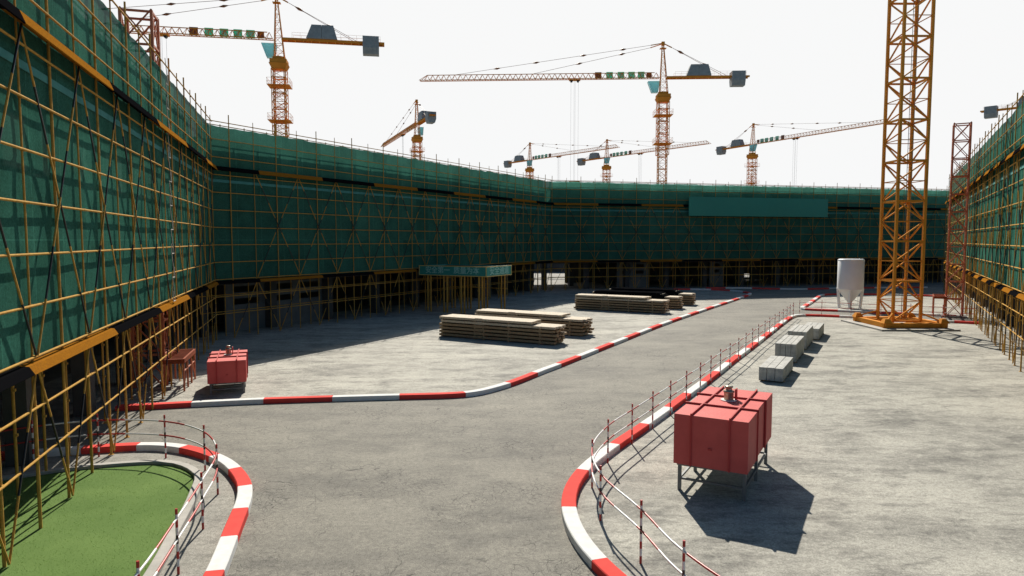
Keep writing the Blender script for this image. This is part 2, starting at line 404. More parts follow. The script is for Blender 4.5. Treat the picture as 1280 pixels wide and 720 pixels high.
    # local coords: x along, y inside(+), z
def scaffold(F, label, seg, phase, off=0.0, ladder=None, inner_low=True):
    root = empty('scaffold', (F.A.x, F.A.y, 0), F.ang, label, 'scaffold', 'yellow tube scaffolds with green netting')
    sg = F.sg; L = F.len; bay = (L - off) / round((L - off) / 1.78); nb = round((L - off) / bay)
    Y = lambda d: sg * d
    def copyto(src, x, d):
        c = src.copy(); C.objects.link(c); c.parent = root; c.location = (x, Y(d), 0); return c
    # posts
    def post_mesh(rl, ru, top):
        mb = MB(); mb.bar((0, 0, 0), (0, 0, Z1), rl, 8); mb.bar((0, 0, Z1), (0, 0, top), ru, 8)
        mb.bar((0, 0, 0), (0, 0, .012), .09, 4)
        for z in LED: mb.box((0, -sg * .02, z), (.07, .08, .06))
        return mb
    protos = [post_mesh(.032, .031, 13.5), post_mesh(.034, .021, 13.3), post_mesh(.034, .028, 13.08)]
    pobj = [None] * 3
    for i in range(nb + 1):
        k = i % 2
        if pobj[k] is None: pobj[k] = protos[k].build('post', M['steel'], root, (off + i * bay, 0, 0))
        else: copyto(pobj[k], off + i * bay, 0)
        if pobj[2] is None: pobj[2] = protos[2].build('inner_post', M['steel'], root, (off + i * bay + .25, Y(1.1), 0))
        else: copyto(pobj[2], off + i * bay + .25, 1.1)
    for z in LED:
        mb = MB(); mb.bar((-.3, -sg * .055, z), (L + .3, -sg * .055, z), .027, 8)
        x = 6.0
        while x < L: mb.bar((x - .05, -sg * .055, z), (x + .05, -sg * .055, z), .034, 8); x += 6.0
        mb.build('ledger', M['steel'], root)
        if (z < 3 and inner_low) or z > 12.5:
            mb = MB(); mb.bar((-.3, Y(1.06), z), (L + .3, Y(1.06), z), .027, 8); mb.build('inner_ledger', M['steel'], root)
    # braces: zigzag of striped tubes
    x_near = not inner_low
    def brace(a, b, name='brace'):
        mb = MB(); a = Vector(a); b = Vector(b); d = b - a; n = max(1, round(d.length / 1.15))
        for i in range(n): mb.bar(a + d * (i / n), a + d * ((i + 1) / n), .022 if x_near else .027, 6, i % 2)
        mb.build(name, [M['steel'], M['steel_black']], root)
    for i in range(0, nb + 1, 2):
        if i + 2 <= nb:
            j = i + 1
            # apexes at odd posts top; valleys at odd posts bottom, crossings on even posts
        if i + 3 <= nb:
            x1 = off + (i + 1) * bay; x2 = off + (i + 3) * bay
            brace((x1, -sg * .075, Z2 - .15), (x2, -sg * .075, Z1 + .1)); brace((x1, -sg * .10, Z1 + .1), (x2, -sg * .10, Z2 - .15))
        if i + 1 <= nb:
            x1 = off + (i + 1) * bay
            brace((x1 - .08, -sg * .075, Z1 - .25), (x1 - bay, -sg * .075, .1))
            if i + 2 <= nb: brace((x1 + .08, -sg * .075, Z1 - .25), (x1 + bay, -sg * .075, .1))
    # toe boards: a plank tipped outwards with a fascia
    for z in (Z1, Z2):
        for col, key in ((0, 'toe_orange'), (1, 'toe_black')):
            x = -phase; k = 0
            while x < L:
                mb = MB()
                a, b = max(x, -.2), min(x + seg, L + .2)
                if b > a and k % 2 == col:
                    prof = [(-.05, -.02), (.26, -.045), (.36, -.29), (.335, -.305), (.245, -.075), (-.05, -.055)] if z > 6 else [(-.05, -.02), (.13, -.04), (.23, -.20), (.21, -.215), (.12, -.07), (-.05, -.055)]
                    P = [(xx, -sg * d, z + h) for xx in (a, b) for d, h in prof]; n = len(prof)
                    Fc = [(i, (i + 1) % n, n + (i + 1) % n, n + i) for i in range(n)] + [tuple(range(n)), tuple(range(2 * n - 1, n - 1, -1))]
                    mb.poly(P, Fc); mb.build('toe_board', M[key], root)
                x += seg; k += 1
        mb = MB(); mb.box((L / 2, Y(.6), z - .08), (L, 1.0, .05)); mb.build('deck', M['deck'], root)
    if ladder:
        mb = MB(); z = Z1; k = 0
        while z < 12.4:
            mb.bar((ladder, -sg * .2, z), (ladder + .45, -sg * .2, z), .02, 6); mb.bar((ladder + (.45 if k % 2 else 0), -sg * .2, z), (ladder + (.45 if k % 2 else 0), -sg * .2, z + .4), .018, 6)
            mb.bar((ladder + .45, -sg * .2, z), (ladder, -sg * .2, z + .95), .014, 6); z += .95; k += 1
        mb.build('ladder', M['curb'], root)
    # netting, slightly slack between ledgers
    def net(name, d, z0, z1, m, rag=0.0, amp=.008):
        nx = int(L / .45); nz = max(2, int((z1 - z0) / .26)); P = []; uv = []; Fc = []
        for i in range(nx + 1):
            for j in range(nz + 1):
                x = L * i / nx; z = z0 + (z1 - z0) * j / nz
                if j == nz and rag: z += rag * (noise.noise(Vector((x * 1.7, d * 9, 3 + F.A.x))) + .3 * noise.noise(Vector((x * 6, 1, F.A.y))))
                w = amp * abs(math.sin(math.pi * (x - off) / bay)) + .02 * noise.noise(Vector((x * .6, z * .9, F.A.x)))
                P.append((x, Y(d + w), z)); uv.append((x, z))
        for i in range(nx):
            for j in range(nz):
                a = i * (nz + 1) + j; Fc.append((a, a + nz + 1, a + nz + 2, a + 1))
        mb = MB(); mb.poly(P, Fc, 0, True); mb.build(name, m, root, uv=uv)
    net('safety_net', .06, Z1, 12.75, M['net'], .08)
    net('safety_net', 1.18, 11.4, 12.95, M['net_rim'], .08)
    mb = MB(); mb.box((L / 2, Y(.035), 9.52), (L, .015, .17)); mb.build('net_seam', M['seam'], root)
    return root, bay

def building(F, label, x0, x1, depth, ground_open=None, fill=None, top=12.1, dz=0, mod=5.4, col0=0):
    """concrete frame building behind the scaffold; local y = inside"""
    root = empty('unfinished_building', (F.A.x, F.A.y, 0), F.ang, label, 'building', 'concrete buildings wrapped in scaffold')
    sg = F.sg; f0 = 1.75; Y = lambda d: sg * d; Lx = x1 - x0; cx = (x0 + x1) / 2
    for z in (3.3, 6.8, 10.1):
        mb = MB(); mb.box((cx, Y(f0 + depth / 2), z + dz), (Lx, depth, .3)); mb.build('floor_slab', M['concrete_dark'] if z < 4 else M['concrete'], root)  # lowest slab takes the concrete with shade in its colour
    mb = MB(); mb.box((cx, Y(f0 + depth / 2), top + dz), (Lx + .1, depth + .1, .35)); mb.build('roof', M['concrete'], root)
    col = None; x = x0 + .3 + col0
    while x <= x1:
        for d in (f0 + .35, f0 + depth * .45):
            if col is None:
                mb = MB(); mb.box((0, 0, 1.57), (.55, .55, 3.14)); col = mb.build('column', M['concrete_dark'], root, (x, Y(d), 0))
            else:
                c = col.copy(); C.objects.link(c); c.parent = root; c.location = (x, Y(d), 0)
        x += mod
    # upper storeys: infill walls with window openings
    mb = MB()
    for za, zb in ((3.45, 6.65), (6.95, 9.95), (10.25, top - .18)):
        za += dz; zb += dz
        hh = zb - za; sill = min(.9, hh * .45)
        mb.box((cx, Y(f0 + .25), za + sill / 2), (Lx - .1, .2, sill))
        if hh > 2.4: mb.box((cx, Y(f0 + .25), zb - .3), (Lx - .1, .2, .6))
        x = x0 + .3
        while x <= x1:
            mb.box((x, Y(f0 + .24), (za + zb) / 2), (1.7, .23, hh - .004)); x += mod / 2
    mb.build('facade_wall', M['concrete'], root)
    mb = MB()
    for xx in (x0 + .1, x1 - .1): mb.box((xx, Y(f0 + depth / 2), (3.45 + top) / 2 + dz), (.2, depth - .02, top - 3.45))
    mb.box((cx, Y(f0 + depth - .1), (3.45 + top) / 2 + dz), (Lx - .42, .2, top - 3.46)); mb.box((cx, Y(f0 + 5), (3.45 + top) / 2 + dz), (Lx - .42, .2, top - 3.5))
    mb.build('rear_wall', M['concrete_dark'], root)
    # ground floor back wall with the given openings (list of x ranges left open)
    mb = MB(); spans = []; cur = x0
    for a, b, z0_, z1_ in sorted(ground_open or []):
        if a > cur: spans.append((cur, a, 0, 3.14))
        if z0_ > 0: spans.append((a, b, 0, z0_))
        if z1_ < 3.14: spans.append((a, b, z1_, 3.14))
        cur = b
    spans.append((cur, x1, 0, 3.14))
    mb2 = MB(); mb2.box((x1 - .12, Y(f0 + depth / 2 + .3), 1.57), (.2, depth - .8, 3.14)); mb2.build('ground_floor_wall', M['concrete_dark'], root)
    for a, b, za, zb in spans: mb.box(((a + b) / 2, Y(f0 + depth - .4), (za + zb) / 2), (b - a, .2, zb - za))
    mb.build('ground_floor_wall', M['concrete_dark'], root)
    if fill:
        for a, b in fill:
            mb = MB()
            # wall with two rows of dark openings
            for za, zb in ((0, 1.75), (2.15, 2.55), (2.95, 3.14)): mb.box(((a + b) / 2, Y(f0 + .75), (za + zb) / 2), (b - a, .2, zb - za))
            x = a
            while x <= b + .01:
                for za, zb in ((1.75, 2.15), (2.55, 2.95)):
                    mb.box((min(max(x, a + .3), b - .3), Y(f0 + .75), (za + zb) / 2), (.6, .2, zb - za))
                x += (b - a) / max(1, round((b - a) / 2.6))
            mb.build('partition_wall', M['partition'], root)
    return root

def inn(A, B, side):
    t = (Vector(B) - Vector(A)).normalized(); return (-t.y, t.x) if side > 0 else (t.y, -t.x)
PA, PB, PC, PD = (-7.35, 5.66), (-17.7, 40.6), (4.7, 80.7), (61.9, 95.6)
R0, R1 = (17.17, 20.0), (50.0, 78.73)
FL = Frame(PA, PB, inn(PA, PB, 1)); FS = Frame(PB, PC, inn(PB, PC, 1)); FB = Frame(PC, PD, inn(PC, PD, 1)); FR = Frame(R0, R1, inn(R0, R1, -1))
scaffold(FL, 'sunlit scaffold with green netting closest on the left, above the grass island', 6.1, 4.34, ladder=22.3, off=-.35, inner_low=False)
scaffold(FS, 'shaded green scaffold in the middle left behind the small red box and portal', 5.45, 7.7, off=1.28)
scaffold(FB, 'shaded scaffold at the far end carrying the blank green board', 5.6, 11.1)
scaffold(FR, 'sunlit green scaffold on the right behind the red hoist tower', 2.45, 4.0)
building(FL, 'concrete building wrapped in the near left scaffold', -3, FL.len + 9, 14, dz=.0)
building(FS, 'concrete building behind the shaded middle left scaffold', .3, FS.len, 13, dz=-.006, fill=[(2.6, 11.5), (33.5, 36)], top=12.05)
building(FB, 'concrete building behind the far scaffold with a lit passage at its left end', -3.0, FB.len + 14, 13, ground_open=[(-3, 6.6, 0, 3.14), (35.2, 36.9, .3, .9)], fill=[(9.4, 13.6), (22.3, 24.4)], dz=.006, col0=2.4)
building(FR, 'concrete building behind the right hand scaffold', 0, FR.len, 14, dz=-.01)

# far boundary wall seen through the passage
mb = MB(); mb.box((25, 0, 1.9), (150, .3, 3.8))
for k in range(50): mb.box((-49 + k * 3, -.2, 1.95), (.4, .3, 3.9))
tag(mb.build('site_wall', M['concrete_dark'], None, (0, 128, 0)), 'plain boundary wall far beyond the lit passage at the left end of the far building', 'wall')
# blank green board
b = empty('billboard', (0, 0, 0), 0, 'large blank green board hung on the far scaffold', 'board')
b.location = (FB.A.x, FB.A.y, 0); b.rotation_euler = (0, 0, FB.ang)
mb = MB(); mb.box(((17.5 + 37.6) / 2, -.56, 10.15), (20.1, .06, 2.35)); mb.build('board_face', M['billboard'], b)
mb = MB()
for x in (18, 22.9, 27.6, 32.4, 37.1): mb.bar((x, -.495, 9.05), (x, -.495, 11.25), .03, 4); mb.bar((x, -.49, 9.1), (x, -.03, 9.1), .02, 4); mb.bar((x, -.49, 11.2), (x, -.03, 11.2), .02, 4)
mb.build('board_frame', M['steel'], b)

# ------------------------------------------------------------------ hoist towers
def hoist(loc, rz, label, side, LZ):
    root = empty('hoist_tower', loc, rz, label, 'hoist tower', 'dark red hoist towers')
    s = .55; H = 14.9; mb = MB()
    cs = [(-s, -s), (s, -s), (s, s), (-s, s)]
    for x, y in cs: mb.bar((x, y, 0), (x, y, H), .075, 4)
    n = 11; dz = H / n
    for k in range(n + 1):
        z = min(k * dz + .05, H - .05)
        for i in range(4):
            a, b_ = cs[i], cs[(i + 1) % 4]
            mb.bar((*a, z), (*b_, z), .055, 4)
            if k < n:
                mb.bar((*a, z), (*b_, z + dz), .035, 4); mb.bar((*b_, z), (*a, z + dz), .035, 4)
    mb.build('mast', M['hoist'], root)
    mb = MB(); 
    for k in range(9): mb.box((side * 1.0, -1.2 + .3 * k, LZ + .04), (.85, .06, .04))
    for y in (-1.3, 1.3): mb.box((side * 1.0, y, LZ), (.85, .08, .18))
    for x in (.60, 1.4): mb.box((side * x, 0, LZ), (.08, 2.6, .18))
    mb.build('landing', M['landing'], root)
    mb = MB()
    for x in (.62, 1.39):
        for y in (-1.25, -.42, .42, 1.25): mb.bar((side * x, y, 0), (side * x, y, LZ - .02), .045, 4)
    mb.bar((side * 1.39, -1.25, .15), (side * 1.39, -.42, LZ - .1), .025); mb.bar((side * 1.39, .42, LZ - .1), (side * 1.39, 1.25, .15), .025)
    mb.bar((side * 1.39, -1.25, .8), (side * 1.39, 1.25, .8), .03)
    mb.build('legs', M['hoist'], root)
    mb = MB(); mb.box((0, 0, .06), (1.7, 1.7, .12)); mb.build('base_plate', M['concrete'], root)
hoist((-14.7, 27.6, 0), R(16), 'dark red hoist tower behind the near left scaffold, top showing above its netting', 1, 1.22)
hoist((34.6, 53.2, 0), R(-30), 'dark red hoist tower standing at the right hand scaffold', -1, 1.56)

# ------------------------------------------------------------------ tower crane
def crane_proto():
    root = empty('tower_crane', (0, 0, 0))
    s = .95; m = M['crane']
    mb = MB(); cs = [(-s, -s), (s, -s), (s, s), (-s, s)]; z0 = .45; H = 38.6; sec = 2.73; n = int((H - z0) / sec)
    for x, y in cs: mb.bar((x, y, z0), (x, y, H), .12, 4)
    for k in range(n + 1):
        z = z0 + k * sec
        for i in range(4):
            a = Vector((*cs[i], z)); b_ = Vector((*cs[(i + 1) % 4], z))
            mb.bar(a, b_, .085, 4)
            if k < n:
                up = Vector((0, 0, sec / 2))
                mb.bar(a + up, b_ + up, .035, 4)
                if (k + i) % 2 == 0: mb.bar(a, b_ + up, .058, 4); mb.bar(b_ + up, a + 2 * up, .058, 4)
                else: mb.bar(b_, a + up, .058, 4); mb.bar(a + up, b_ + 2 * up, .058, 4)
        mb.bar((*cs[0], z), (*cs[2], z), .05, 4)
    mb.build('mast', m, root)
    mb = MB(); mb.bar((.35, .3, z0), (.35, .3, H), .02, 4); mb.bar((.7, .3, z0), (.7, .3, H), .02, 4)
    z = z0
    while z < H: mb.bar((.35, .3, z), (.7, .3, z), .012, 4); z += .33
    mb.build('ladder', M['galv'], root)
    # base
    mb = MB(); q = 1.9
    for sx in (-1, 1):
        mb.box((sx * q, 0, .28), (.34, 2 * q + .5, .32)); mb.box((0, sx * q, .283), (2 * q + .5, .34, .31))
    for sx in (-1, 1):
        for sy in (-1, 1):
            mb.frus((sx * q, sy * q, .43), (.6, .6), (sx * q, sy * q, .72), (.3, .3)); mb.bar((sx * q, sy * q, .3), (sx * s, sy * s, .3), .14, 4)
            mb.bar((sx * q, sy * q, .5), (sx * s, sy * s, 1.0), .07, 4)
    mb.build('base_frame', m, root)
    mb = MB(); mb.box((-.1, -.05, .055), (5.2, 5.6, .11)); mb.build('foundation', M['curb'], root)
    # climbing frame
    mb = MB(); w = 1.28; zb, zt = 25.5, 37.4; cc = [(-w, -w), (w, -w), (w, w), (-w, w)]
    for x, y in cc: mb.bar((x, y, zb), (x, y, zt), .09, 4)
    for k in range(9):
        z = zb + (zt - zb) * k / 8
        for i in range(4):
            a = (*cc[i], z); b_ = (*cc[(i + 1) % 4], z); mb.bar(a, b_, .07, 4)
            if k < 8:
                c_ = (*cc[(i + 1) % 4], z + (zt - zb) / 8); d_ = (*cc[i], z + (zt - zb) / 8)
                mb.bar(a, c_, .045, 4)
    mb.build('climbing_frame', m, root)
    for zp in (28.0, 34.4):
        mb = MB(); mb.box((0, 0, zp), (4.0, 4.0, .08), 0)
        for i in range(4):
            e = [(-2, -2), (2, -2), (2, 2), (-2, 2)]; a = e[i]; b_ = e[(i + 1) % 4]
            for hz in (.6, 1.2): mb.bar((*a, zp + hz), (*b_, zp + hz), .025, 4)
            for t in (0, .33, .66):
                x = a[0] + (b_[0] - a[0]) * t; y = a[1] + (b_[1] - a[1]) * t; mb.bar((x, y, zp), (x, y, zp + 1.2), .025, 4)
        mb.build('service_platform', m, root)
    # slewing part; jib along +x
    mb = MB(); mb.frus((0, 0, 37.5), (2.5, 2.5), (0, 0, 38.4), (3.3, 3.3)); mb.box((0, 0, 38.8), (3.0, 3.0, .7)); mb.lathe([(1.2, 39.1), (1.2, 39.7)], 16)
    mb.build('slewing_platform', m, root)
    mb = MB(); zt = 50.3
    b4 = [(-1.0, -.8, 39.3), (.8, -.8, 39.3), (.8, .8, 39.3), (-1.0, .8, 39.3)]; t4 = [(.05, -.22, zt), (.4, -.22, zt), (.4, .22, zt), (.05, .22, zt)]
    for a, b_ in zip(b4, t4): mb.bar(a, b_, .10, 4)
    for k in range(8):
        f0, f1 = k / 8, (k + 1) / 8
        for i in range(4):
            P0 = Vector(b4[i]).lerp(Vector(t4[i]), f0); P1 = Vector(b4[(i + 1) % 4]).lerp(Vector(t4[(i + 1) % 4]), f0)
            Q1 = Vector(b4[(i + 1) % 4]).lerp(Vector(t4[(i + 1) % 4]), f1)
            mb.bar(P0, P1, .045, 4); mb.bar(P0, Q1, .04, 4)
    mb.box((.2, 0, zt + .3), (.7, .7, .8)); mb.box((.2, 0, zt - .8), (1.4, 1.2, .08))
    mb.bar((.4, .3, zt + .3), (3.0, .3, zt - .1), .12, 4); mb.bar((.4, -.3, zt + .3), (3.0, -.3, zt - .5), .12, 4); mb.bar((0, 0, zt + .3), (-1.8, 0, zt - .6), .14, 4)
    mb.build('tower_head', m, root)
    # jib
    mb = MB(); J0, J1 = 1.0, 56.0; zb = 42.9; hj = 1.25; nbay = 42
    for y in (-.6, .6): mb.bar((J0, y, zb), (J1, y, zb), .10, 4)
    mb.bar((J0 + 1, 0, zb + hj), (J1 - 1.6, 0, zb + hj), .10, 4)
    mb.bar((J1 - 1.6, 0, zb + hj), (J1 + .2, -.6, zb), .06); mb.bar((J1 - 1.6, 0, zb + hj), (J1 + .2, .6, zb), .06)
    for k in range(nbay):
        xa = J0 + (J1 - 1 - J0) * k / nbay; xb = J0 + (J1 - 1 - J0) * (k + 1) / nbay; xm = (xa + xb) / 2
        for y in (-.6, .6): mb.bar((xa, y, zb), (xm, 0, zb + hj), .05, 4); mb.bar((xm, 0, zb + hj), (xb, y, zb), .05, 4)
        mb.bar((xa, -.6, zb), (xa, .6, zb), .04, 4); mb.bar((xa, -.6, zb), (xb, .6, zb), .03, 4)
    mb.build('jib', m, root)
    mb = MB()
    for y in (-.75, .75): mb.box((-9.9, y, 42.95), (18.6, .14, .42))
    for k in range(13): mb.box((-1.5 - k * 1.45, 0, 42.9), (.14, 1.5, .3))
    mb.box((-10, 0, 43.12), (18.4, 1.4, .05))
    for y in (-.95, .95):
        mb.bar((-2.5, y, 44.1), (-18.5, y, 44.1), .02, 4); mb.bar((-2.5, y, 43.65), (-18.5, y, 43.65), .016, 4)
        for k in range(12): mb.bar((-2.5 - k * 1.45, y, 43.1), (-2.5 - k * 1.45, y, 44.1), .02, 4)
    mb.build('counter_jib', m, root)
    mb = MB()
    for k in range(5): # hanging slabs
        x = -15.2 - k * .6
        mb.poly([(x, -1.3, 44.1), (x, 1.3, 44.1), (x, 1.3, 42.0), (x, .9, 40.9), (x, -.9, 40.9), (x, -1.3, 42.0)] + [(x - .585, -1.3, 44.1), (x - .585, 1.3, 44.1), (x - .585, 1.3, 42.0), (x - .585, .9, 40.9), (x - .585, -.9, 40.9), (x - .585, -1.3, 42.0)],
                [(0, 1, 2, 3, 4, 5), (11, 10, 9, 8, 7, 6)] + [(i, 6 + i, 6 + (i + 1) % 6, (i + 1) % 6) for i in range(6)])
    mb.build('counterweight', M['weight'], root)
    mb = MB()
    for xa, xb, ta, tb in ((-5.0, -7.75, -6.0, -7.75), (-7.8, -10.6, -7.8, -9.9)):
        P = [(xa, -1.15, 43.2), (xa, 1.15, 43.2), (xb, 1.15, 43.2), (xb, -1.15, 43.2), (ta, -1.0, 45.7), (ta, 1.0, 45.7), (tb, 1.0, 45.7), (tb, -1.0, 45.7)]
        mb.poly(P, [(0, 3, 2, 1), (4, 5, 6, 7), (0, 1, 5, 4), (1, 2, 6, 5), (2, 3, 7, 6), (3, 0, 4, 7)])
    mb.build('winch_house', M['weight'], root)
    mb = MB(); P = [(1.0, -2.2, 40.0), (2.4, -2.2, 40.0), (2.4, -.95, 40.0), (1.0, -.95, 40.0), (.6, -2.3, 42.5), (3.3, -2.3, 42.5), (3.3, -.95, 42.5), (.6, -.95, 42.5)]
    mb.poly(P, [(0, 3, 2, 1), (4, 5, 6, 7), (0, 1, 5, 4), (1, 2, 6, 5), (2, 3, 7, 6), (3, 0, 4, 7)])
    cab = mb.build('cab', M['cab'], root)
    mb = MB(); mb.bar((.6, -2.32, 42.5), (3.3, -2.32, 42.5), .05); mb.bar((1.0, -2.22, 40), (.6, -2.32, 42.5), .05); mb.bar((2.4, -2.22, 40), (3.3, -2.32, 42.5), .05); mb.bar((1.0, -2.22, 40.0), (2.4, -2.22, 40.0), .05); mb.bar((.82, -2.28, 41.2), (2.85, -2.28, 41.2), .04)
    mb.build('window_frame', M['crane'], cab)
    # tie rods with clamps
    def tie(a, b_, cl, cw=.26):
        mb = MB(); a = Vector(a); b_ = Vector(b_); mb.bar(a, b_, .045, 4)
        d = (b_ - a).normalized()
        for t in cl:
            c = a.lerp(b_, t); mb.bar(c - d * .85, c, .05, 6, 1, cw); mb.bar(c, c + d * .85, cw, 6, 1, .05)
        mb.build('tie_rod', [M['crane_dark'], M['crane_dark']], root)
    tie((3.0, .3, zt - .1), (48, 0, zb + hj), (.14, .34, .58, .78)); tie((3.0, -.3, zt - .5), (30, 0, zb + hj), (.24, .60))
    tie((-1.8, 0, zt - .6), (-14, .7, 43.2), (.16, .62)); tie((-1.8, 0, zt - .6), (-14, -.7, 43.2), (.16, .62))
    mb = MB(); tx = 20.2
    mb.box((tx, 0, zb - .22), (2.6, 1.5, .16), 0)
    for sx in (-.75, .75): mb.bar((tx + sx, -.35, zb - .45), (tx + sx, .35, zb - .45), .3, 10, 1)
    mb.build('trolley', [M['crane'], M['steel_black']], root)
    mb = MB()
    for sx in (-.85, -.12, .12, .85): mb.bar((tx + sx, 0, zb - .4), (tx + sx, 0, 19.6), .022, 4)
    mb.build('hoist_cable', M['cable'], root)
    mb = MB(); mb.box((tx, 0, 19.1), (2.4, .5, 1.1)); mb.lathe([(.12, 17.9), (.2, 18.2), (.1, 18.6)], 8, (tx, 0)); mb.build('hook_block', M['crane'], root)
    for x, ch in ((14.8, None), (12.2, '\u4e2d'), (9.6, '\u5efa'), (7.2, '\u4e94'), (5.0, '\u5c40'), (3.2, None)):
        k = 1.5 if ch or x > 10 else 1.2
        mb = MB(); mb.box((x, -.42, zb + .85), (k, .08, k)); sgn = mb.build('sign_board', M['sign_green'] if ch else M['sign_brown'], root)
        if ch:
            text_mb(ch, 1.15, M['sign_white'], 'lettering', sgn, Matrix.Translation((x, -.48, zb + .85)) @ Matrix.Rotation(R(90), 4, 'X'), .01)
            t = text_mb(ch, 1.15, M['sign_white'], 'lettering', sgn, Matrix.Translation((x, -.36, zb + .85)) @ Matrix.Rotation(R(180), 4, 'Z') @ Matrix.Rotation(R(90), 4, 'X'), .01)
    return root
spec = [
    (27.05, 47.5, 0, 'orange crane mast with its base frame in the yard on the right', (1, -.12)),
    (-43.1, 129.0, 0, 'large tower crane upper left with jib running out left', (-.983, -.18)),
    (34.6, 159.0, 0, 'large tower crane in the centre with jib reaching left', (-.9985, .048)),
    (-30.6, 223, 0, 'tower crane left of centre seen nearly end on, jib slanting down', (-.375, .927)),
    (8.2, 320, 0, 'leftmost of the two small distant cranes with jibs pointing right', (.612, -.79)),
    (42.5, 310, 0, 'small distant crane just left of the large central crane mast', (.596, -.803)),
    (93.3, 268, 0, 'distant tower crane right of centre, its jib reaching to the orange mast', (.455, -.89)),
    (149.2, 187.0, 0, 'tower crane behind the right scaffold, only its counterweight showing', (.71, -.7)),
]
proto = crane_proto()
for i, (x, y, z, lab, d) in enumerate(spec):
    o = proto if i == 0 else copy_tree(proto)
    o.location = (x, y, z); tag(o, lab, 'tower crane', 'orange tower cranes')
    ang = math.atan2(d[1], d[0])
    if i == 0:
        # lower part stays square to the yard, slewing part turned
        pass
    o.rotation_euler = (0, 0, 0 if i == 0 else ang)

# ------------------------------------------------------------------ red boxes
E1 = Vector((.488, .873)); E2 = Vector((.873, -.488))
def red_box(loc, rz, W, L, zb, zt, label, fine=True):
    root = empty('red_site_box', loc, rz, label, 'site box', 'red boxes on legs')
    H = zt - zb
    # body in three blocks along its length, outer skin stepped at the ribs
    mb = MB(); g = L / 3
    for k in range(3):
        w = W * (1, .97, 1)[k]; mb.box((W / 2, g * (k + .5), zb + H / 2), (w - .0, g - .012, H))
    mb.box((W / 2, L / 2, zb + H / 2 - .02), (W * .94, L * .97, H - .05))
    mb.build('body', M['box_red'], root, bevel=.008)
    mb = MB()
    for x in (.24 * W, .76 * W):
        mb.box((x, L / 2, zt + .022), (.035, L + .06, .06)); mb.box((x, -.014, zb + H / 2 + .01), (.035, .035, H + .03)); mb.box((x, L + .014, zb + H / 2 + .01), (.035, .035, H + .03))
    for k in (1, 2):
        y = g * k
        mb.box((W / 2, y, zt + .02), (W + .06, .035, .055))
        for x in (-.014, W + .014): mb.box((x, y, zb + H / 2 + .008), (.035, .035, H + .028))
    mb.build('ribs', M['box_rib'], root)
    mb = MB(); i = .10
    for x in (i, W - i):
        for y in (i + .12, L / 2, L - i - .12): mb.box((x, y, zb / 2), (.075, .075, zb))
    for x in (i, W - i): mb.box((x, L / 2, zb * .42), (.05, L - .5, .05))
    for y in (i + .12, L - i - .12): mb.box((W / 2, y, zb * .42), (W - .3, .05, .05))
    mb.box((W / 2, L / 2, zb - .03), (W - .12, L - .2, .06))
    mb.build('stand', M['galv'], root)
    c = (W * .5, L * .58); r = .12 * W / 1.7
    mb = MB(); mb.lathe([(r * 1.7, zt + .005), (r * 1.7, zt + .02)], 20, c, 1); mb.lathe([(r, zt + .02), (r, zt + .2), (r * 1.15, zt + .21), (r * 1.15, zt + .25), (r * .7, zt + .26), (r * .62, zt + .33), (r * .85, zt + .34), (r * .85, zt + .37), (r * .5, zt + .38)], 20, c)
    mb.build('vent', [M['brass'], M['white_paint']], root)
    mb = MB(); mb.box((c[0] + .16, c[1] + .1, zt + .15), (.03, .2, .3)); mb.build('vent_plate', M['box_rib'], root)
    mb = MB(); mb.box((W * .5, -.012, zb + H * .38), (.08, .02, .05)); mb.build('latch', M['box_rib'], root)
rz = math.atan2(E2.y, E2.x)
red_box((3.84, 15.93, 0), rz, 1.70, 3.45, .70, 1.9, 'large red box on a steel stand in the right foreground')
red_box((-11.7, 25.9, 0), R(20), 1.40, 2.7, .47, 1.33, 'small red box beside the left scaffold, near the kerb')

# ------------------------------------------------------------------ timber stacks
def timber(corner, L, W, label, layers=6, step=1.6):
    root = empty('timber_stack', (corner[0], corner[1], 0), math.atan2(E2.y, E2.x), label, 'timber stack', 'stacks of sawn timber')
    lh = .212; th = .138; npl = 5; pw = W / npl
    for k in range(layers):
        z = k * lh
        mb = MB()
        for x in (.15, L * .32, L * .40, L * .62, L * .88):
            if k == layers - 1 and x > L - step: continue
            mb.box((x + random.uniform(-.03, .03), W / 2, z + (lh - th) / 2), (.10, W * .98, lh - th))
        mb.build('bearer', M['wood'], root)
        for j in range(npl):
            a = random.uniform(-.13, .10); b_ = L + random.uniform(-.12, .16)
            if k == layers - 1: b_ = L - step + random.uniform(-.03, .12)
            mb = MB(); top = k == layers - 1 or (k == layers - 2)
            mb.box(((a + b_) / 2, pw * (j + .5), z + lh - th / 2), (b_ - a, pw - .02 - random.random() * .02, th - .004))
            if j == 0:
                for q in (L * .36,): mb.box((q, .0, z + lh - th / 2 + .01), (.5, .03, th + .03))
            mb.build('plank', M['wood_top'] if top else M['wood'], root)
    return root
def tl(fr, L): return (fr[0] - E2.x * L, fr[1] - E2.y * L)
timber(tl((2.4, 38.4), 7.9), 7.9, 1.5, 'timber stack nearest the camera, standing in the sun by the road')
timber(tl((4.4, 42.0), 7.9), 7.9, 1.5, 'second timber stack, just behind the front one')
timber(tl((12.3, 55.2), 7.9), 7.9, 1.5, 'timber stack in front of the black covered ones, farther down the yard')
timber(tl((14.35, 58.75), 7.9), 7.9, 1.5, 'timber stack under the nearer black tarpaulin, only its right end bare')
timber(tl((16.4, 62.2), 7.9), 7.9, 1.5, 'farthest timber stack, its right end bare beside the kerb')
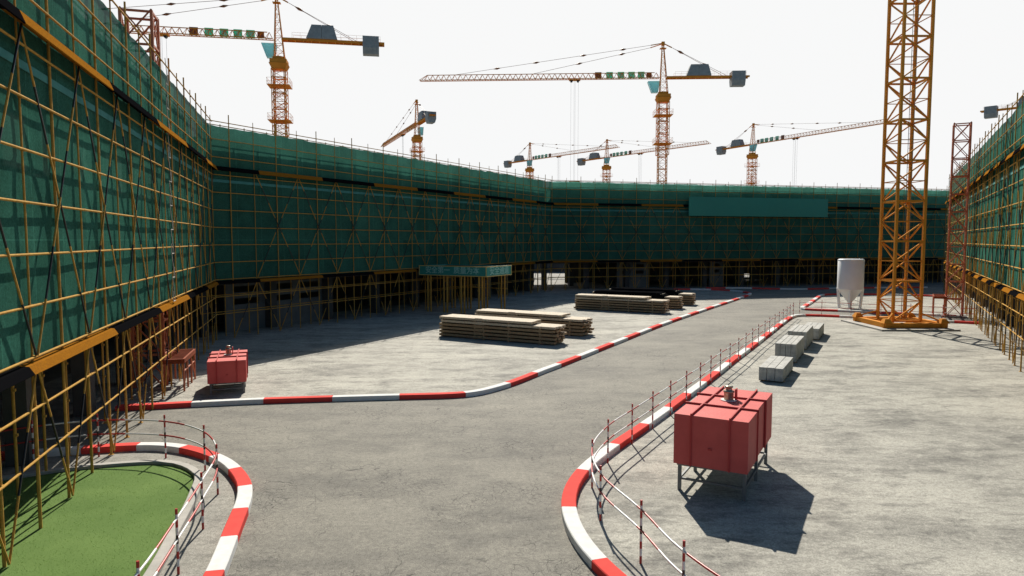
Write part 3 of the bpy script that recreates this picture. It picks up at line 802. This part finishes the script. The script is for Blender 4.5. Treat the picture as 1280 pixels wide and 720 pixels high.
def tarp(fr, x0, x1, label):
    L = 7.9; o = tl(fr, L); mb = MB(); nx, ny = 40, 16; P = []
    for i in range(nx + 1):
        for j in range(ny + 1):
            u = x0 + (x1 - x0) * i / nx; v = -.25 + 2.0 * j / ny
            z = 1.36
            e = min(v + .02, 1.52 - v)
            if e < 0: z = 1.36 + e * 3.6
            ex = min(u + .15, 7.9 - u)
            if u < .1: z -= (.1 - u) * 2.5
            if u > 6.25: z -= min(.2, (u - 6.25) * 1.0)
            z += .04 * noise.noise(Vector((u * 1.1, v * 2.0, fr[0]))) + .02 * noise.noise(Vector((u * 4, v * 4, 1)))
            P.append((u, v, max(z, .25)))
    F = [(i * (ny + 1) + j, (i + 1) * (ny + 1) + j, (i + 1) * (ny + 1) + j + 1, i * (ny + 1) + j + 1) for i in range(nx) for j in range(ny)]
    mb.poly(P, F, 0, True); ob = mb.build('tarpaulin', M['tarp'], None, (o[0], o[1], 0)); ob.rotation_euler = (0, 0, math.atan2(E2.y, E2.x))
    so = ob.modifiers.new('s', 'SOLIDIFY'); so.thickness = .02
    tag(ob, label, 'tarpaulin', 'black tarpaulins over the timber')
tarp((14.35, 58.75), -.4, 6.7, 'black tarpaulin over the fourth timber stack, directly behind the third')
tarp((16.4, 62.2), -.4, 6.7, 'black tarpaulin over the farthest timber stack')

# ------------------------------------------------------------------ precast panel stacks
def panels(fr, W, L, H, n, label):
    o = (fr[0] - E2.x * W, fr[1] - E2.y * W)
    root = empty('concrete_block_stack', (o[0], o[1], 0), math.atan2(E2.y, E2.x), label, 'concrete stack', 'pale concrete stacks inside the right kerb')
    w = W / n
    for k in range(n):
        mb = MB(); a = random.uniform(-.015, .015); hh = H + random.uniform(-.01, .01)
        mb.box((w * (k + .5), L / 2 + a, .07 + (hh - .07) / 2), (w - .014, L, hh - .07)); mb.build('concrete_panel', M['panel'], root, bevel=.012)
    mb = MB()
    for y in (.3, L * .5, L - .3): mb.box((W / 2, y, .035), (W + .04, .1, .07))
    mb.build('bearer', M['wood'], root)
panels((11.35, 28.25), .98, 3.3, .62, 3, 'lowest and nearest pale concrete stack, behind the big red box')
panels((13.8, 32.85), .98, 3.4, .93, 4, 'second pale concrete stack from the front')
panels((16.05, 36.9), .98, 3.4, 1.0, 4, 'tallest pale concrete stack, third from the front')
panels((18.35, 40.5), .98, 3.4, .70, 3, 'farthest pale concrete stack, half hidden by the third')

# ------------------------------------------------------------------ silo
root = empty('silo', (29.8, 60.0, 0), R(20), 'white cylindrical silo on legs left of the orange mast', 'silo')
mb = MB(); mb.lathe([(.98, 4.33), (1.06, 4.28), (1.06, 1.72)][::-1], 48); mb.build('tank', M['silo'], root)
mb = MB(); mb.lathe([(1.08, 1.70), (1.08, 1.78)], 48); mb.lathe([(1.08, 4.22), (1.08, 4.26)], 48); mb.build('rim', M['silo'], root)
mb = MB(); mb.lathe([(.16, .35), (.2, .55), (1.05, 1.70)], 40); mb.lathe([(.13, .12), (.13, .36)], 16); mb.build('cone', M['silo'], root)
for k in range(4):
    a = R(45 + 90 * k); c, s_ = math.cos(a), math.sin(a)
    mb = MB(); mb.bar((c * .82, s_ * .82, 0), (c * .98, s_ * .98, 1.75), .12, 4); mb.box((c * .82, s_ * .82, .02), (.3, .3, .04)); mb.bar((c * .85, s_ * .85, .55), (c * .3, s_ * .3, .75), .03, 4)
    mb.build('leg', M['silo'], root)
mb = MB()
for k in range(4):
    a, b_ = R(45 + 90 * k), R(135 + 90 * k); mb.bar((math.cos(a) * .85, math.sin(a) * .85, .3), (math.cos(b_) * .85, math.sin(b_) * .85, .3), .035, 4)
mb.build('leg_brace', M['silo'], root)
mb = MB()
for y in (-.18, .18): mb.bar((1.12, y, .3), (1.12, y, 4.4), .018)
z = .4
while z < 4.3: mb.bar((1.12, -.18, z), (1.12, .18, z), .012); z += .3
mb.build('ladder', M['silo'], root)

# ------------------------------------------------------------------ safety portal
PW, PD_ = 6.5, 4.0; fr = (-2.05, 54.1)
o = (fr[0] - E2.x * PW, fr[1] - E2.y * PW)
root = empty('safety_portal', (o[0], o[1], 0), math.atan2(E2.y, E2.x), 'covered walkway portal with green lettered fascia at the middle scaffold', 'portal')
zA, zB = 3.10, 3.86
mb = MB(); mb.box((PW / 2, 0, (zA + zB) / 2), (PW, .08, zB - zA)); mb.box((PW / 2, PD_, (zA + zB) / 2), (PW, .08, zB - zA))
for x in (0, PW): mb.box((x, PD_ / 2, (zA + zB) / 2), (.08, PD_ - .09, zB - zA - .004))
fas = mb.build('fascia', M['portal_green'], root)
mb = MB()
for z in (zA, zB):
    mb.box((PW / 2, -.055, z), (PW + .12, .03, .06)); mb.box((PW + .055, PD_ / 2, z), (.03, PD_ + .1, .06))
for x in (-.03, PW + .03): mb.box((x, -.056, (zA + zB) / 2), (.06, .03, zB - zA))
mb.box((PW + .056, PD_, (zA + zB) / 2), (.03, .06, zB - zA))
mb.build('trim', M['portal_trim'], fas)
text_mb('\u5b89\u5168\u7b2c\u4e00  \u8d28\u91cf\u4e3a\u672c', .62, M['portal_text'], 'lettering', fas, Matrix.Translation((PW * .5, -.055, (zA + zB) / 2 + .02)) @ Matrix.Rotation(R(90), 4, 'X'), .01, .006)
text_mb('\u5b89\u5168\u901a\u9053', .78, M['portal_text'], 'lettering', fas, Matrix.Translation((PW + .055, PD_ * .5, (zA + zB) / 2 + .02)) @ Matrix.Rotation(R(90), 4, 'Z') @ Matrix.Rotation(R(90), 4, 'X'), .01, .006)
mb = MB()
for k in range(20): mb.box((PW * (k + .5) / 20, PD_ / 2, zB - .13 + .01 * (k % 2)), (PW / 20 - .02, PD_ - .1, .04))
mb.build('roof_boards', M['toe_orange'], root)
mb = MB()
for y in (.15, PD_ - .15): mb.bar((0, y, zA), (PW, y, zA), .05, 8)
for x in (.8, 2.4, 4.1, 5.8): mb.bar((x, .1, zA + .05), (x, PD_ - .1, zA + .05), .04, 8)
mb.build('roof_tube', M['steel'], root)
for x in (.8, 2.45, 4.15, 5.85):
    for y in (.2, PD_ - .2):
        for dx in (-.16, .16):
            mb = MB(); mb.bar((x + dx, y, 0), (x + dx, y, zB - .1), .07, 8); mb.build('post', M['steel'], root)
for y in (.2, PD_ - .2):
    mb = MB(); mb.bar((.4, y + .06, 1.9), (6.2, y + .06, 1.9), .03, 8) if y > 1 else mb.bar((.4, y, 2.6), (1.2, y, 2.6), .03, 8)
    mb.build('rail', M['steel'], root)

# ------------------------------------------------------------------ camera, light, sky
cam = D.cameras.new('camera'); co = D.objects.new('camera', cam); C.objects.link(co)
cam.sensor_width = 36; cam.lens = 24.0; cam.clip_end = 3000
co.location = (0, 0, 6); co.rotation_euler = (R(90) - math.atan(60 / 853), 0, 0)
scene.camera = co
EL = R(37.6); AZ = R(-2.5)   # towards +Y, a little to the left
sd = Vector((math.sin(AZ) * math.cos(EL), math.cos(AZ) * math.cos(EL), math.sin(EL)))
sl = D.lights.new('sun', 'SUN'); sl.energy = 5.0; sl.angle = R(.5); sl.color = (1.0, .93, .82)
so = D.objects.new('sun', sl); C.objects.link(so); so.rotation_euler = (-sd).to_track_quat('-Z', 'Y').to_euler(); so.location = (0, 40, 60)
w = D.worlds.new('World'); scene.world = w; w.use_nodes = True
nt = w.node_tree; bg = nt.nodes['Background']
sky = nt.nodes.new('ShaderNodeTexSky'); sky.sky_type = 'NISHITA'; sky.sun_disc = False
sky.sun_elevation = EL; sky.sun_rotation = AZ; sky.air_density = 1.0; sky.dust_density = 1.2; sky.ozone_density = 1.6
# bright white haze low in the sky on the sun's side, blue dome above and behind
tc = nt.nodes.new('ShaderNodeTexCoord'); sp = nt.nodes.new('ShaderNodeSeparateXYZ'); nt.links.new(tc.outputs['Generated'], sp.inputs[0])
def mr(src, a, b_, smooth=True):
    n = nt.nodes.new('ShaderNodeMapRange'); n.interpolation_type = 'SMOOTHSTEP' if smooth else 'LINEAR'
    n.inputs[1].default_value = a; n.inputs[2].default_value = b_; nt.links.new(src, n.inputs[0]); return n.outputs[0]
m1 = mr(sp.outputs['Z'], .50, .35); m2 = mr(sp.outputs['Y'], .15, .55)
mu = nt.nodes.new('ShaderNodeMath'); mu.operation = 'MULTIPLY'; nt.links.new(m1, mu.inputs[0]); nt.links.new(m2, mu.inputs[1])
tn = nt.nodes.new('ShaderNodeMix'); tn.data_type = 'RGBA'; tn.blend_type = 'MULTIPLY'; tn.inputs[0].default_value = 1
nt.links.new(sky.outputs[0], tn.inputs[6]); tn.inputs[7].default_value = (.72, 1.0, 1.12, 1)
mx = nt.nodes.new('ShaderNodeMix'); mx.data_type = 'RGBA'; nt.links.new(mu.outputs[0], mx.inputs[0])
nt.links.new(tn.outputs[2], mx.inputs[6]); mx.inputs[7].default_value = (13.3, 13.35, 13.35, 1)
nt.links.new(mx.outputs[2], bg.inputs['Color']); bg.inputs['Strength'].default_value = .050
scene.view_settings.view_transform = 'Standard'; scene.view_settings.look = 'None'
scene.view_settings.exposure = 0.5; scene.view_settings.gamma = 1.0
scene.render.engine = 'CYCLES'
scene.cycles.max_bounces = 6; scene.cycles.transparent_max_bounces = 12
